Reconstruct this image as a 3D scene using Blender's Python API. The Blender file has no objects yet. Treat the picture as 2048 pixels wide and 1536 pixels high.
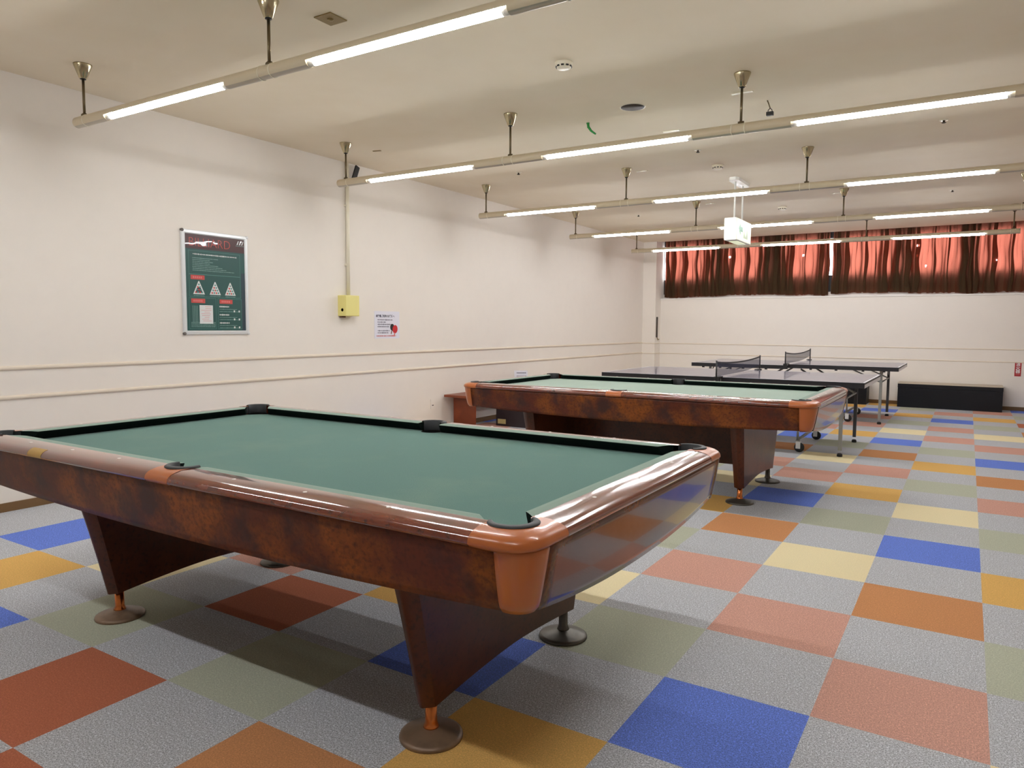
import bpy, bmesh, math, random
from mathutils import Vector, Matrix
random.seed(7)
PI = math.pi
sc = bpy.context.scene
col = sc.collection
def lin(c):
    return tuple((v/255/12.92 if v/255 <= .04045 else ((v/255+.055)/1.055)**2.4) for v in c)

# ------------------------------------------------------------------ materials
MATS = {}
def mat(name, color, rough=.5, metal=0, spec=.5, coat=0, coat_rough=.05, coat_ior=1.5, noise=None, bump=None, emit=None, sheen=0):
    """noise=(scale, colour2, lo, hi[, detail]) mixes a second colour by noise; bump=(scale, strength)"""
    m = bpy.data.materials.new(name); m.use_nodes = True
    nt = m.node_tree; b = nt.nodes['Principled BSDF']
    b.inputs['Base Color'].default_value = (*color, 1)
    b.inputs['Roughness'].default_value = rough
    b.inputs['Metallic'].default_value = metal
    b.inputs['Specular IOR Level'].default_value = spec
    b.inputs['Coat Weight'].default_value = coat
    b.inputs['Coat Roughness'].default_value = coat_rough
    b.inputs['Coat IOR'].default_value = coat_ior
    b.inputs['Sheen Weight'].default_value = sheen
    tc = nt.nodes.new('ShaderNodeTexCoord')
    if noise:
        prev = None
        if isinstance(noise, tuple): noise = [noise]
        for nz in noise:
            n = nt.nodes.new('ShaderNodeTexNoise'); n.inputs['Scale'].default_value = nz[0]
            n.inputs['Detail'].default_value = nz[4] if len(nz) > 4 else 3
            n.inputs['Roughness'].default_value = .6
            nt.links.new(tc.outputs['Object'], n.inputs['Vector'])
            r = nt.nodes.new('ShaderNodeValToRGB')
            r.color_ramp.elements[0].position = nz[2]; r.color_ramp.elements[1].position = nz[3]
            r.color_ramp.elements[0].color = (0, 0, 0, 1); r.color_ramp.elements[1].color = (1, 1, 1, 1)
            nt.links.new(n.outputs['Fac'], r.inputs['Fac'])
            mx = nt.nodes.new('ShaderNodeMix'); mx.data_type = 'RGBA'
            nt.links.new(r.outputs['Color'], mx.inputs[0])
            if prev is None: mx.inputs[6].default_value = (*color, 1)
            else: nt.links.new(prev, mx.inputs[6])
            mx.inputs[7].default_value = (*nz[1], 1)
            prev = mx.outputs[2]
        nt.links.new(prev, b.inputs['Base Color'])
    if bump:
        n = nt.nodes.new('ShaderNodeTexNoise'); n.inputs['Scale'].default_value = bump[0]; n.inputs['Detail'].default_value = 2
        nt.links.new(tc.outputs['Object'], n.inputs['Vector'])
        bp = nt.nodes.new('ShaderNodeBump'); bp.inputs['Strength'].default_value = bump[1]; bp.inputs['Distance'].default_value = bump[2] if len(bump) > 2 else .01
        nt.links.new(n.outputs['Fac'], bp.inputs['Height'])
        nt.links.new(bp.outputs['Normal'], b.inputs['Normal'])
        if coat: nt.links.new(bp.outputs['Normal'], b.inputs['Coat Normal'])
    if emit:
        b.inputs['Emission Color'].default_value = (*emit[0], 1); b.inputs['Emission Strength'].default_value = emit[1]
    MATS[name] = m
    return m
def sc_(c, k): return tuple(v*k for v in c)

WALL = lin((241, 234, 225))
mat('wall_paper', WALL, .75, noise=(6, sc_(WALL, .985), .4, .7), bump=(220, .08, .002))
mat('ceiling_paint', lin((242, 231, 210)), .85, noise=(1.2, lin((237, 224, 200)), .35, .7), bump=(300, .05, .002))
mat('rail_paint', lin((232, 220, 202)), .5)
mat('baseboard_vinyl', lin((116, 86, 50)), .5)
mat('frame_grey', lin((58, 56, 58)), .6)
mat('sill_paint', lin((240, 236, 230)), .5)
# carpet
def carpet(name, c, k=.5, k2=1.3):
    return mat('carpet_'+name, sc_(c, 1), .95, spec=.1, noise=[(260, sc_(c, k), .47, .60, 2), (150, tuple(min(1, v*k2) for v in c), .54, .66, 2)], bump=(420, .35, .004))
CAR = {'gray': (202, 204, 209), 'blue': (114, 140, 230), 'cream': (242, 228, 186), 'mustard': (230, 184, 108),
       'orange': (206, 146, 100), 'terra': (216, 166, 150), 'green': (190, 194, 174), 'rust': (186, 112, 84)}
CK = {'gray': (.42, 1.35), 'blue': (.52, 1.3), 'cream': (.88, 1.05), 'mustard': (.78, 1.12), 'orange': (.75, 1.15), 'terra': (.64, 1.2), 'green': (.75, 1.15), 'rust': (.75, 1.15)}
for k_, c_ in CAR.items(): carpet(k_, lin(c_), *CK[k_])
# pool table
BURL = [(4.2, lin((132, 72, 26)), .44, .62, 5), (5.5, lin((60, 36, 34)), .50, .66, 5), (70, lin((64, 30, 18)), .46, .78, 4)]
mat('burl_laminate', lin((88, 40, 24)), .42, spec=.28, noise=BURL)
mat('polished_laminate', lin((88, 40, 24)), .16, spec=.45, coat=.55, coat_rough=.035, coat_ior=1.5, noise=BURL)
mat('rail_laminate', lin((118, 50, 28)), .13, spec=.5, coat=1, coat_rough=.09, coat_ior=1.65,
    noise=[(9, lin((92, 34, 18)), .4, .65, 6), (30, lin((66, 24, 14)), .55, .72, 4)])
mat('pedestal_laminate', lin((74, 32, 18)), .34, spec=.4, coat=.08,
    noise=[(5, lin((92, 44, 20)), .4, .66, 6), (60, lin((48, 21, 13)), .52, .74, 4)])
mat('casting_plastic', lin((172, 94, 44)), .28, spec=.5, coat=.3)
mat('brass_insert', lin((176, 142, 72)), .4, metal=.2)
mat('billiard_cloth', lin((80, 116, 108)), .95, spec=.06, sheen=.18, noise=[(2.2, lin((98, 126, 112)), .48, .74, 4), (350, lin((68, 102, 94)), .45, .7, 2)])
mat('sheen_cloth', lin((148, 172, 156)), .95, spec=.08, sheen=.35, noise=[(2.2, lin((158, 178, 160)), .45, .72, 4), (350, lin((136, 160, 146)), .45, .7, 2)])  # same green cloth, its grazing sheen painted in as a paler base
mat('cushion_shade', lin((20, 28, 26)), .95, spec=.02)  # near-black: shade under the cushion nose painted into the cloth colour
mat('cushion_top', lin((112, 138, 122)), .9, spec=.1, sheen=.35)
mat('black_rubber', lin((34, 37, 40)), .55)
mat('pocket_liner', lin((18, 18, 18)), .8)
mat('sight_dot', lin((235, 230, 220)), .4)
mat('copper', lin((196, 118, 66)), .22, metal=1)
mat('foot_bronze', lin((128, 104, 82)), .42, metal=.25, noise=(14, lin((106, 86, 68)), .4, .7))
mat('foot_dark', lin((92, 88, 80)), .4, metal=.5)
# fixtures
mat('fixture_paint', lin((214, 200, 172)), .4)
mat('fixture_steel', lin((182, 174, 160)), .32, metal=.45)
mat('chrome', lin((190, 180, 150)), .16, metal=1)
mat('steel_rod', lin((120, 108, 84)), .3, metal=.9)
mat('black_plastic', lin((22, 22, 24)), .45)
mat('black_satin', lin((26, 28, 36)), .55)
mat('reflector_white', lin((245, 245, 242)), .5)
mat('tube_glass', (1, 1, 1), .4, emit=((.97, .98, 1.0), 77.0))
mat('white_plastic', lin((232, 228, 220)), .4)
mat('cream_plastic', lin((238, 231, 210)), .3)
mat('yellow_paint', lin((234, 224, 142)), .45)
mat('brown_spot', lin((96, 52, 20)), .5)
mat('aluminium', lin((226, 229, 230)), .38, metal=.25)
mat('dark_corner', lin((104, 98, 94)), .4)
mat('paper_white', lin((232, 232, 242)), .7)
mat('ink', lin((60, 56, 80)), .7)
mat('ink_red', lin((196, 44, 48)), .6)
mat('ink_pink', lin((214, 120, 120)), .6)
mat('bat_red', lin((196, 30, 36)), .6)
mat('bat_black', lin((24, 16, 18)), .6)
mat('sign_red', lin((168, 22, 34)), .45)
mat('ink_white', lin((240, 236, 236)), .6)
def poster_mat(n, c): return mat(n, lin(c), .35, spec=.5, coat=1, coat_rough=.03, bump=(4.5, .16, .02))
poster_mat('poster_green', (10, 78, 74)); poster_mat('poster_maroon', (64, 22, 26)); poster_mat('poster_red', (204, 70, 58))
poster_mat('poster_line', (92, 148, 142)); poster_mat('poster_white', (222, 226, 226)); poster_mat('poster_tag', (198, 72, 66)); poster_mat('poster_navy', (18, 52, 66)); poster_mat('poster_text', (128, 168, 162))
mat('exit_face', lin((236, 242, 214)), .4, emit=(lin((238, 246, 205)), .55))
mat('exit_white', lin((244, 244, 238)), .4)
mat('exit_green', lin((40, 150, 84)), .5)
mat('exit_pale', lin((212, 232, 200)), .5)
mat('green_sleeve', lin((30, 130, 56)), .5)
mat('grille_dark', lin((62, 52, 42)), .6)
mat('brass_plate', lin((134, 112, 62)), .45, metal=.3)
mat('wood_bench', lin((134, 62, 30)), .4, noise=(4, lin((116, 50, 22)), .4, .65))
mat('dark_box', lin((40, 30, 34)), .5)
mat('sticker', lin((186, 172, 118)), .6)
mat('tt_top', lin((92, 92, 124)), .2, spec=.5, coat=.4)
mat('tt_line', lin((225, 225, 228)), .4)
mat('tt_edge', lin((18, 16, 22)), .45)
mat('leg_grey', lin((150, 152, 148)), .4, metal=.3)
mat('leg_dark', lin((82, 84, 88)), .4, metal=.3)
mat('net_tape', lin((210, 210, 216)), .7)
mat('trunk_black', lin((15, 17, 24)), .5, spec=.3)
mat('trunk_top', lin((196, 184, 164)), .5)

def net_material():
    m = bpy.data.materials.new('net_mesh'); m.use_nodes = True; nt = m.node_tree
    out = nt.nodes['Material Output']; b = nt.nodes['Principled BSDF']
    b.inputs['Base Color'].default_value = (*lin((52, 56, 84)), 1); b.inputs['Roughness'].default_value = .8
    t = nt.nodes.new('ShaderNodeBsdfTransparent'); mx = nt.nodes.new('ShaderNodeMixShader'); mx.inputs[0].default_value = .62
    nt.links.new(t.outputs[0], mx.inputs[1]); nt.links.new(b.outputs[0], mx.inputs[2]); nt.links.new(mx.outputs[0], out.inputs['Surface'])
    MATS['net_mesh'] = m
net_material()
def curtain_material():
    m = bpy.data.materials.new('curtain_cloth'); m.use_nodes = True; nt = m.node_tree
    out = nt.nodes['Material Output']; nt.nodes.remove(nt.nodes['Principled BSDF'])
    d = nt.nodes.new('ShaderNodeBsdfDiffuse'); t = nt.nodes.new('ShaderNodeBsdfTranslucent'); mx = nt.nodes.new('ShaderNodeMixShader')
    tc = nt.nodes.new('ShaderNodeTexCoord'); n = nt.nodes.new('ShaderNodeTexNoise'); n.inputs['Scale'].default_value = 60
    r = nt.nodes.new('ShaderNodeValToRGB'); r.color_ramp.elements[0].color = (*lin((60, 51, 37)), 1); r.color_ramp.elements[1].color = (*lin((84, 71, 52)), 1)
    nt.links.new(tc.outputs['Object'], n.inputs['Vector']); nt.links.new(n.outputs['Fac'], r.inputs['Fac']); nt.links.new(r.outputs['Color'], d.inputs['Color'])
    t.inputs['Color'].default_value = (.9, .25, .165, 1); mx.inputs[0].default_value = .30
    nt.links.new(d.outputs[0], mx.inputs[1]); nt.links.new(t.outputs[0], mx.inputs[2]); nt.links.new(mx.outputs[0], out.inputs['Surface'])
    MATS['curtain_cloth'] = m
curtain_material()
mat('daylight_pane', lin((240, 244, 255)), .2, emit=((.93, .95, 1.0), 4.6))

# ------------------------------------------------------------------ mesh builder
class MB:
    def __init__(s): s.v = []; s.f = []; s.m = []; s.sm = []; s.names = []
    def mi(s, name):
        if name not in s.names: s.names.append(name)
        return s.names.index(name)
    def add(s, vs, fs, m, smooth=False, M=None):
        o = len(s.v); k = s.mi(m)
        for p in vs:
            p = Vector(p)
            s.v.append(tuple(M @ p) if M else tuple(p))
        for f in fs: s.f.append([o+i for i in f]); s.m.append(k); s.sm.append(smooth)
        return s
    def box(s, c, d, m, M=None, bevel=0):
        x, y, z = c; a, b, e = d[0]/2, d[1]/2, d[2]/2
        if bevel:
            bm = bmesh.new(); bmesh.ops.create_cube(bm, size=1)
            bmesh.ops.scale(bm, vec=d, verts=bm.verts)
            bmesh.ops.bevel(bm, geom=bm.edges[:], offset=bevel, segments=2, profile=.6, affect='EDGES')
            bm.verts.ensure_lookup_table()
            vs = [v.co + Vector(c) for v in bm.verts]; fs = [[v.index for v in f.verts] for f in bm.faces]; bm.free()
            return s.add(vs, fs, m, False, M)
        vs = [(x+i*a, y+j*b, z+k*e) for i in (-1, 1) for j in (-1, 1) for k in (-1, 1)]
        return s.add(vs, [(0, 1, 3, 2), (4, 6, 7, 5), (0, 4, 5, 1), (2, 3, 7, 6), (0, 2, 6, 4), (1, 5, 7, 3)], m, False, M)
    def quad(s, pts, m): return s.add(pts, [tuple(range(len(pts)))], m)
    def lathe(s, prof, m, c=(0, 0, 0), n=32, M=None, smooth=True, caps=True):
        vs = []; fs = []
        for r, z in prof:
            for i in range(n):
                a = 2*PI*i/n; vs.append((c[0]+r*math.cos(a), c[1]+r*math.sin(a), c[2]+z))
        for k in range(len(prof)-1):
            for i in range(n):
                j = (i+1) % n; fs.append((k*n+i, k*n+j, (k+1)*n+j, (k+1)*n+i))
        if caps:
            fs.append(tuple(range(n))[::-1]); fs.append(tuple((len(prof)-1)*n+i for i in range(n)))
        return s.add(vs, fs, m, smooth, M)
    def tube(s, pts, r, m, n=12, caps=True, smooth=True):
        vs = []; fs = []; P = [Vector(p) for p in pts]
        up = None
        for k, p in enumerate(P):
            t = (P[min(k+1, len(P)-1)]-P[max(k-1, 0)]).normalized()
            if up is None: up = t.orthogonal().normalized()
            up = (up - t*up.dot(t)).normalized(); w = t.cross(up)
            rr = r[k] if isinstance(r, (list, tuple)) else r
            for i in range(n):
                a = 2*PI*i/n; vs.append(p+up*rr*math.cos(a)+w*rr*math.sin(a))
        for k in range(len(P)-1):
            for i in range(n):
                j = (i+1) % n; fs.append((k*n+i, k*n+j, (k+1)*n+j, (k+1)*n+i))
        if caps: fs.append(tuple(range(n))[::-1]); fs.append(tuple((len(P)-1)*n+i for i in range(n)))
        return s.add(vs, fs, m, smooth)
    def grid(s, rows, m, smooth=True, close=False):
        n = len(rows[0]); vs = [p for r in rows for p in r]; fs = []
        for k in range(len(rows)-1):
            for i in range(n if close else n-1):
                j = (i+1) % n; fs.append((k*n+i, k*n+j, (k+1)*n+j, (k+1)*n+i))
        return s.add(vs, fs, m, smooth)
    def prism(s, poly, z0, z1, m, M=None, smooth=False):
        n = len(poly); vs = [(x, y, z0) for x, y in poly]+[(x, y, z1) for x, y in poly]
        fs = [tuple(range(n))[::-1], tuple(range(n, 2*n))]+[(i, (i+1) % n, n+(i+1) % n, n+i) for i in range(n)]
        return s.add(vs, fs, m, smooth, M)
    def text(s, body, size, m, M, align='CENTER', bold=0.0, squeeze=1.0):
        cu = bpy.data.curves.new('lettering', 'FONT'); cu.body = body; cu.size = size; cu.align_x = align; cu.align_y = 'CENTER'
        cu.offset = bold; cu.resolution_u = 3
        ob = bpy.data.objects.new('lettering', cu); col.objects.link(ob)
        dg = bpy.context.evaluated_depsgraph_get(); dg.update()
        me = bpy.data.meshes.new_from_object(ob.evaluated_get(dg))
        vs = [(v.co.x*squeeze, v.co.y, 0) for v in me.vertices]; fs = [tuple(p.vertices) for p in me.polygons]
        bpy.data.objects.remove(ob); bpy.data.meshes.remove(me); bpy.data.curves.remove(cu)
        return s.add(vs, fs, m, False, M)
    def build(s, name, parent=None, loc=None, solid=None, fix=True, autosmooth=None):
        me = bpy.data.meshes.new(name); me.from_pydata(s.v, [], s.f)
        for n in s.names: me.materials.append(MATS[n])
        me.polygons.foreach_set('material_index', s.m); me.polygons.foreach_set('use_smooth', s.sm)
        if fix:
            bm = bmesh.new(); bm.from_mesh(me); bmesh.ops.recalc_face_normals(bm, faces=bm.faces); bm.to_mesh(me); bm.free()
        me.update()
        if autosmooth: me.set_sharp_from_angle(angle=autosmooth)
        o = bpy.data.objects.new(name, me); col.objects.link(o)
        if parent: o.parent = parent
        if loc: o.location = loc
        if solid:
            md = o.modifiers.new('thickness', 'SOLIDIFY'); md.thickness = solid[0]; md.offset = solid[1]
        return o
def tag(o, label, cat, group=None, kind=None):
    if label: o['label'] = label
    if cat: o['category'] = cat
    if group: o['group'] = group
    if kind: o['kind'] = kind
    return o
def thing(name, label, cat, loc, rotz=0, group=None):
    o = bpy.data.objects.new(name, None); col.objects.link(o); o.location = loc; o.rotation_euler = (0, 0, rotz)
    o.empty_display_size = .1
    return tag(o, label, cat, group)
def struct(o): o['kind'] = 'structure'; return o
def copy_tree(o, parent=None):
    c = o.copy(); col.objects.link(c)
    if parent: c.parent = parent
    for ch in list(o.children): copy_tree(ch, c)
    return c
def frame(origin, xdir, ydir):
    x = Vector(xdir).normalized(); y = Vector(ydir).normalized(); z = x.cross(y)
    return Matrix(((x.x, y.x, z.x, origin[0]), (x.y, y.y, z.y, origin[1]), (x.z, y.z, z.z, origin[2]), (0, 0, 0, 1)))

# ------------------------------------------------------------------ camera (solved from the 0.5 m carpet tiles)
yaw, pitch, roll, fpx = -.559610, -.079304, .006504, 1452.17
f = Vector((math.sin(yaw)*math.cos(pitch), math.cos(yaw)*math.cos(pitch), math.sin(pitch)))
r = Vector((math.cos(yaw), -math.sin(yaw), 0)); u = r.cross(f)
r2 = r*math.cos(roll)+u*math.sin(roll); u2 = -r*math.sin(roll)+u*math.cos(roll)
cam = bpy.data.cameras.new('camera'); cam.sensor_width = 36; cam.sensor_fit = 'HORIZONTAL'; cam.lens = 36*fpx/2048; cam.clip_start = .05
co = bpy.data.objects.new('camera', cam); col.objects.link(co)
cx, cy, cz = -.11536, -2.48123, 1.27824
co.matrix_world = Matrix(((r2.x, u2.x, -f.x, cx), (r2.y, u2.y, -f.y, cy), (r2.z, u2.z, -f.z, cz), (0, 0, 0, 1)))
sc.camera = co

# ------------------------------------------------------------------ the room
XL, XR, YF, YP, YW, YN, ZC = -5.6, 3.6, -7.0, 11.13, 11.42, 11.59, 2.94
TILES = {}
def tl(i, s):
    for j, c in s.items(): TILES[(i, j)] = c
tl(1, {19: 'blue', 17: 'terra'})
tl(0, {-1: 'cream', 1: 'green', 3: 'mustard', 5: 'green', 7: 'terra', 9: 'orange', 11: 'blue', 13: 'terra', 15: 'cream', 17: 'green', 19: 'mustard', 21: 'terra'})
tl(-1, {0: 'terra', 2: 'orange', 4: 'blue', 6: 'cream', 8: 'green', 10: 'mustard', 12: 'green', 14: 'terra', 16: 'terra', 18: 'blue', 20: 'terra', 22: 'green'})
tl(-2, {-1: 'blue', 1: 'terra', 3: 'cream', 5: 'green', 7: 'mustard', 9: 'terra', 11: 'orange', 13: 'blue', 15: 'cream', 17: 'green', 19: 'mustard', 21: 'green'})
tl(-3, {-2: 'mustard', 0: 'green', 2: 'terra', 4: 'orange', 6: 'blue', 8: 'terra', 10: 'cream', 12: 'green', 14: 'mustard', 16: 'terra', 18: 'terra', 20: 'blue', 22: 'mustard'})
tl(-4, {-3: 'orange', -1: 'blue', 1: 'cream', 3: 'green', 5: 'mustard', 7: 'cream', 9: 'terra', 11: 'orange', 13: 'blue', 15: 'terra'})
tl(-5, {-2: 'green', 0: 'mustard'}); tl(-6, {-3: 'rust', -1: 'rust'}); tl(-7, {-2: 'green', 0: 'terra'})
tl(-8, {-3: 'blue', -1: 'cream'}); tl(-9, {-2: 'mustard'}); tl(-10, {-1: 'blue'}); tl(-11, {0: 'gray', -2: 'gray'}); tl(-12, {-1: 'gray', 1: 'gray', -3: 'gray'})
fb = MB()
for i in range(-12, 8):
    for j in range(-14, 24):
        x0, x1 = max(XL, i*.5), min(XR, i*.5+.5); y0, y1 = max(YF, j*.5), min(YN, j*.5+.5)
        if x1 <= x0 or y1 <= y0: continue
        c = 'gray'
        if (i+j) % 2: c = TILES.get((i, j)) or random.choice(['blue', 'cream', 'mustard', 'orange', 'terra', 'green', 'green', 'rust'])
        fb.quad([(x0, y0, 0), (x1, y0, 0), (x1, y1, 0), (x0, y1, 0)], 'carpet_'+c)
fb.box(((XL+XR)/2, (YF+YN)/2, -.06), (XR-XL, YN-YF, .1), 'carpet_gray')
struct(fb.build('floor'))
def sbox(name, lo, hi, m):
    b = MB(); b.box([(lo[k]+hi[k])/2 for k in range(3)], [hi[k]-lo[k] for k in range(3)], m); return struct(b.build(name))
cb = MB()
cb.box(((XL+XR)/2, (YF+YP)/2, ZC+.05), (XR-XL+.2, YP-YF+.2, .1), 'ceiling_paint')
cb.box(((XL+XR)/2, YP+.09, ZC+.17), (XR-XL, .02, .26), 'ceiling_paint')
cb.box(((XL+XR)/2, (YP+YN)/2+.1, ZC+.3), (XR-XL+.2, YN-YP+.2, .05), 'ceiling_paint')
struct(cb.build('ceiling'))
sbox('wall_left', (XL-.15, YF-.15, -.1), (XL, YN+.2, ZC+.34), 'wall_paper')
sbox('wall_right', (XR, YF-.15, -.1), (XR+.15, YN+.2, ZC+.34), 'wall_paper')
sbox('wall_front', (XL, YF-.15, -.1), (XR, YF, ZC+.1), 'wall_paper')
ZS = 1.825
wb = MB()
wb.box(((XL+XR)/2, (YW+YN+.2)/2, ZS/2-.05), (XR-XL, YN+.2-YW, ZS+.1), 'wall_paper')
struct(wb.build('wall_back'))
sbox('wall_corner', (XL, YP, 0), (-5.335, YN+.02, ZC+.3), 'wall_paper')
sbox('trim_5', (-5.335, YW-.018, ZS), (XR, YN, ZS+.022), 'sill_paint')
def hrail(name, axis, at, lo, hi, z):
    """half-round dado rail 22 mm high, sticking out 14 mm"""
    prof = [(0, -.015), (.009, -.013), (.015, -.005), (.015, .005), (.009, .013), (0, .015)]
    b = MB(); rows = []
    for s in (lo, hi):
        rows.append([((at+d, s, z+h) if axis == 'x' else (s, at-d, z+h)) for d, h in prof])
    b.grid(rows, 'rail_paint'); return struct(b.build(name))
hrail('trim_1', 'x', XL, YF, YP, .974); hrail('trim_2', 'x', XL, YF, YP, .774)
b = MB()
for z in (.966, .766):
    pass
def backrail(name, z):
    prof = [(0, -.009), (.009, -.006), (.011, 0), (.009, .006), (0, .009)]
    b = MB()
    b.grid([[(XL, YP-d, z+h) for d, h in prof], [(-5.335+.011, YP-d, z+h) for d, h in prof]], 'rail_paint')
    b.grid([[(-5.335+d, YP-.011, z+h) for d, h in prof], [(-5.335+d, YW, z+h) for d, h in prof]], 'rail_paint')
    b.grid([[(-5.335, YW-d, z+h) for d, h in prof], [(XR, YW-d, z+h) for d, h in prof]], 'rail_paint')
    return struct(b.build(name))
backrail('trim_3', .962); backrail('trim_4', .762)
sbox('baseboard_left', (XL, YF, 0), (XL+.012, YP, .06), 'baseboard_vinyl')
sbox('baseboard_back', (-5.335, YW-.012, 0), (XR, YW, .06), 'baseboard_vinyl')
sbox('baseboard_right', (XR-.012, YF, 0), (XR, YW, .06), 'baseboard_vinyl')
sbox('baseboard_front', (XL, YF, 0), (XR, YF+.012, .06), 'baseboard_vinyl')
sbox('baseboard_corner', (XL, YP-.012, 0), (-5.335, YP, .06), 'baseboard_vinyl')

# window band behind the curtains
PANES = [(-5.325, -4.33), (-4.16, -3.38), (-3.06, -2.17), (-2.07, -1.18), (-1.03, -.27), (-.06, .76), (.95, 1.70)]
PZ0, PZ1 = 2.22, 2.87
wf = MB(); yb = YN-.01
edges = [-5.335]+[e for p in PANES for e in p]+[XR]
wf.box(((edges[0]+XR)/2, YN+.01, (1.93+PZ0)/2), (XR-edges[0], .06, PZ0-1.93), 'frame_grey')
wf.box(((edges[0]+XR)/2, YN+.01, (ZS+1.93)/2), (XR-edges[0], .06, 1.93-ZS), 'sill_paint')
wf.box(((edges[0]+XR)/2, YN+.01, (PZ1+ZC+.3)/2), (XR-edges[0], .06, ZC+.3-PZ1), 'frame_grey')
for k in range(0, len(edges), 2):
    if edges[k+1]-edges[k] > .001: wf.box(((edges[k]+edges[k+1])/2, YN+.01, (PZ0+PZ1)/2), (edges[k+1]-edges[k], .06, PZ1-PZ0), 'frame_grey')
win = struct(wf.build('window_1'))
for a, c in PANES:
    b = MB(); b.box(((a+c)/2, YN-.012, (PZ0+PZ1)/2), (c-a, .008, PZ1-PZ0), 'daylight_pane'); b.build('pane', win)

# curtains
def curtain(x0, x1, label, seed, dense):
    rnd = random.Random(seed)
    t = thing('curtain', label, 'curtain', ((x0+x1)/2, 11.5, 1.87), 0, 'window curtains')
    xc = (x0+x1)/2; W = x1-x0
    n = int(W/.118); ph = []; pos = 0
    widths = [1+.45*rnd.uniform(-1, 1) for _ in range(n)]; tot = sum(widths); widths = [w*W/tot for w in widths]
    over = []
    acc = x0
    for w in widths:
        xm = acc+w/2; d = min(abs(xm-q) for q in dense); over.append(.42 if d < .17 else (rnd.uniform(.24, .44) if len(over) % 2 else rnd.uniform(.06, .16))); acc += w
    amp = [rnd.uniform(.022, .038) for _ in range(n)]; wob = [rnd.uniform(0, 6.28) for _ in range(n)]; wobk = [rnd.uniform(3, 7) for _ in range(n)]
    zt, nz, K = 3.1, 64, 18
    rows = []
    for iz in range(nz+1):
        v = iz/nz; row = []; acc = x0
        for k in range(n):
            for s in range(K):
                th = 2*PI*s/K; w = widths[k]; fade = .35+.65*min(1, v*2.2)
                zb = 1.885 + .016*math.sin(acc*2.1+seed)+.006*math.sin(acc*9)+.007*math.sin(th+k*1.7)
                z = zt+(zb-zt)*v
                x = acc + w*s/K + w*over[k]*(.55+.45*fade)*math.sin(2*th) + .018*math.sin(z*wobk[k]*1.6+wob[k])*math.sin(th/2)**2*fade
                y = amp[k]*math.sin(th)*(.6+.4*fade)
                row.append((x-xc, y, z-1.87))
            acc += widths[k]
        row.append((x1-xc, 0, row[-1][2]))
        rows.append(row)
    b = MB(); b.grid(rows, 'curtain_cloth')
    keep = []
    for f_ in b.f:
        c = sum((Vector(b.v[i]) for i in f_), Vector())/4
        if not any(abs(c.x+xc-hx) < .014 and abs(c.z+1.87-hz) < .018 for hx, hz in HOLES): keep.append(f_)
    b.f = keep; b.m = [0]*len(keep); b.sm = [True]*len(keep)
    b.build('curtain_panel', t, fix=False)
    b = MB(); b.tube([(x0-xc, 0, 1.2), (x1-xc, 0, 1.2)], .012, 'white_plastic'); b.build('curtain_rail', t)
    return t
HOLES = [(-4.02, 2.62), (-2.70, 2.59), (-.90, 2.66), (-.90, 2.50), (-.77, 2.33), (.20, 2.38)]     # worn pin holes
DENSE = [-5.25, -4.24, -3.22, -2.3, -2.12, -1.1, -.16, .86, 1.8]
curtain(-5.285, -2.262, 'brown curtain glowing red, left of the bright vertical gap, over the far wall window', 3, DENSE)
curtain(-2.205, 1.95, 'brown curtain glowing red, right of the bright vertical gap, over the far wall window', 5, DENSE)

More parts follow.
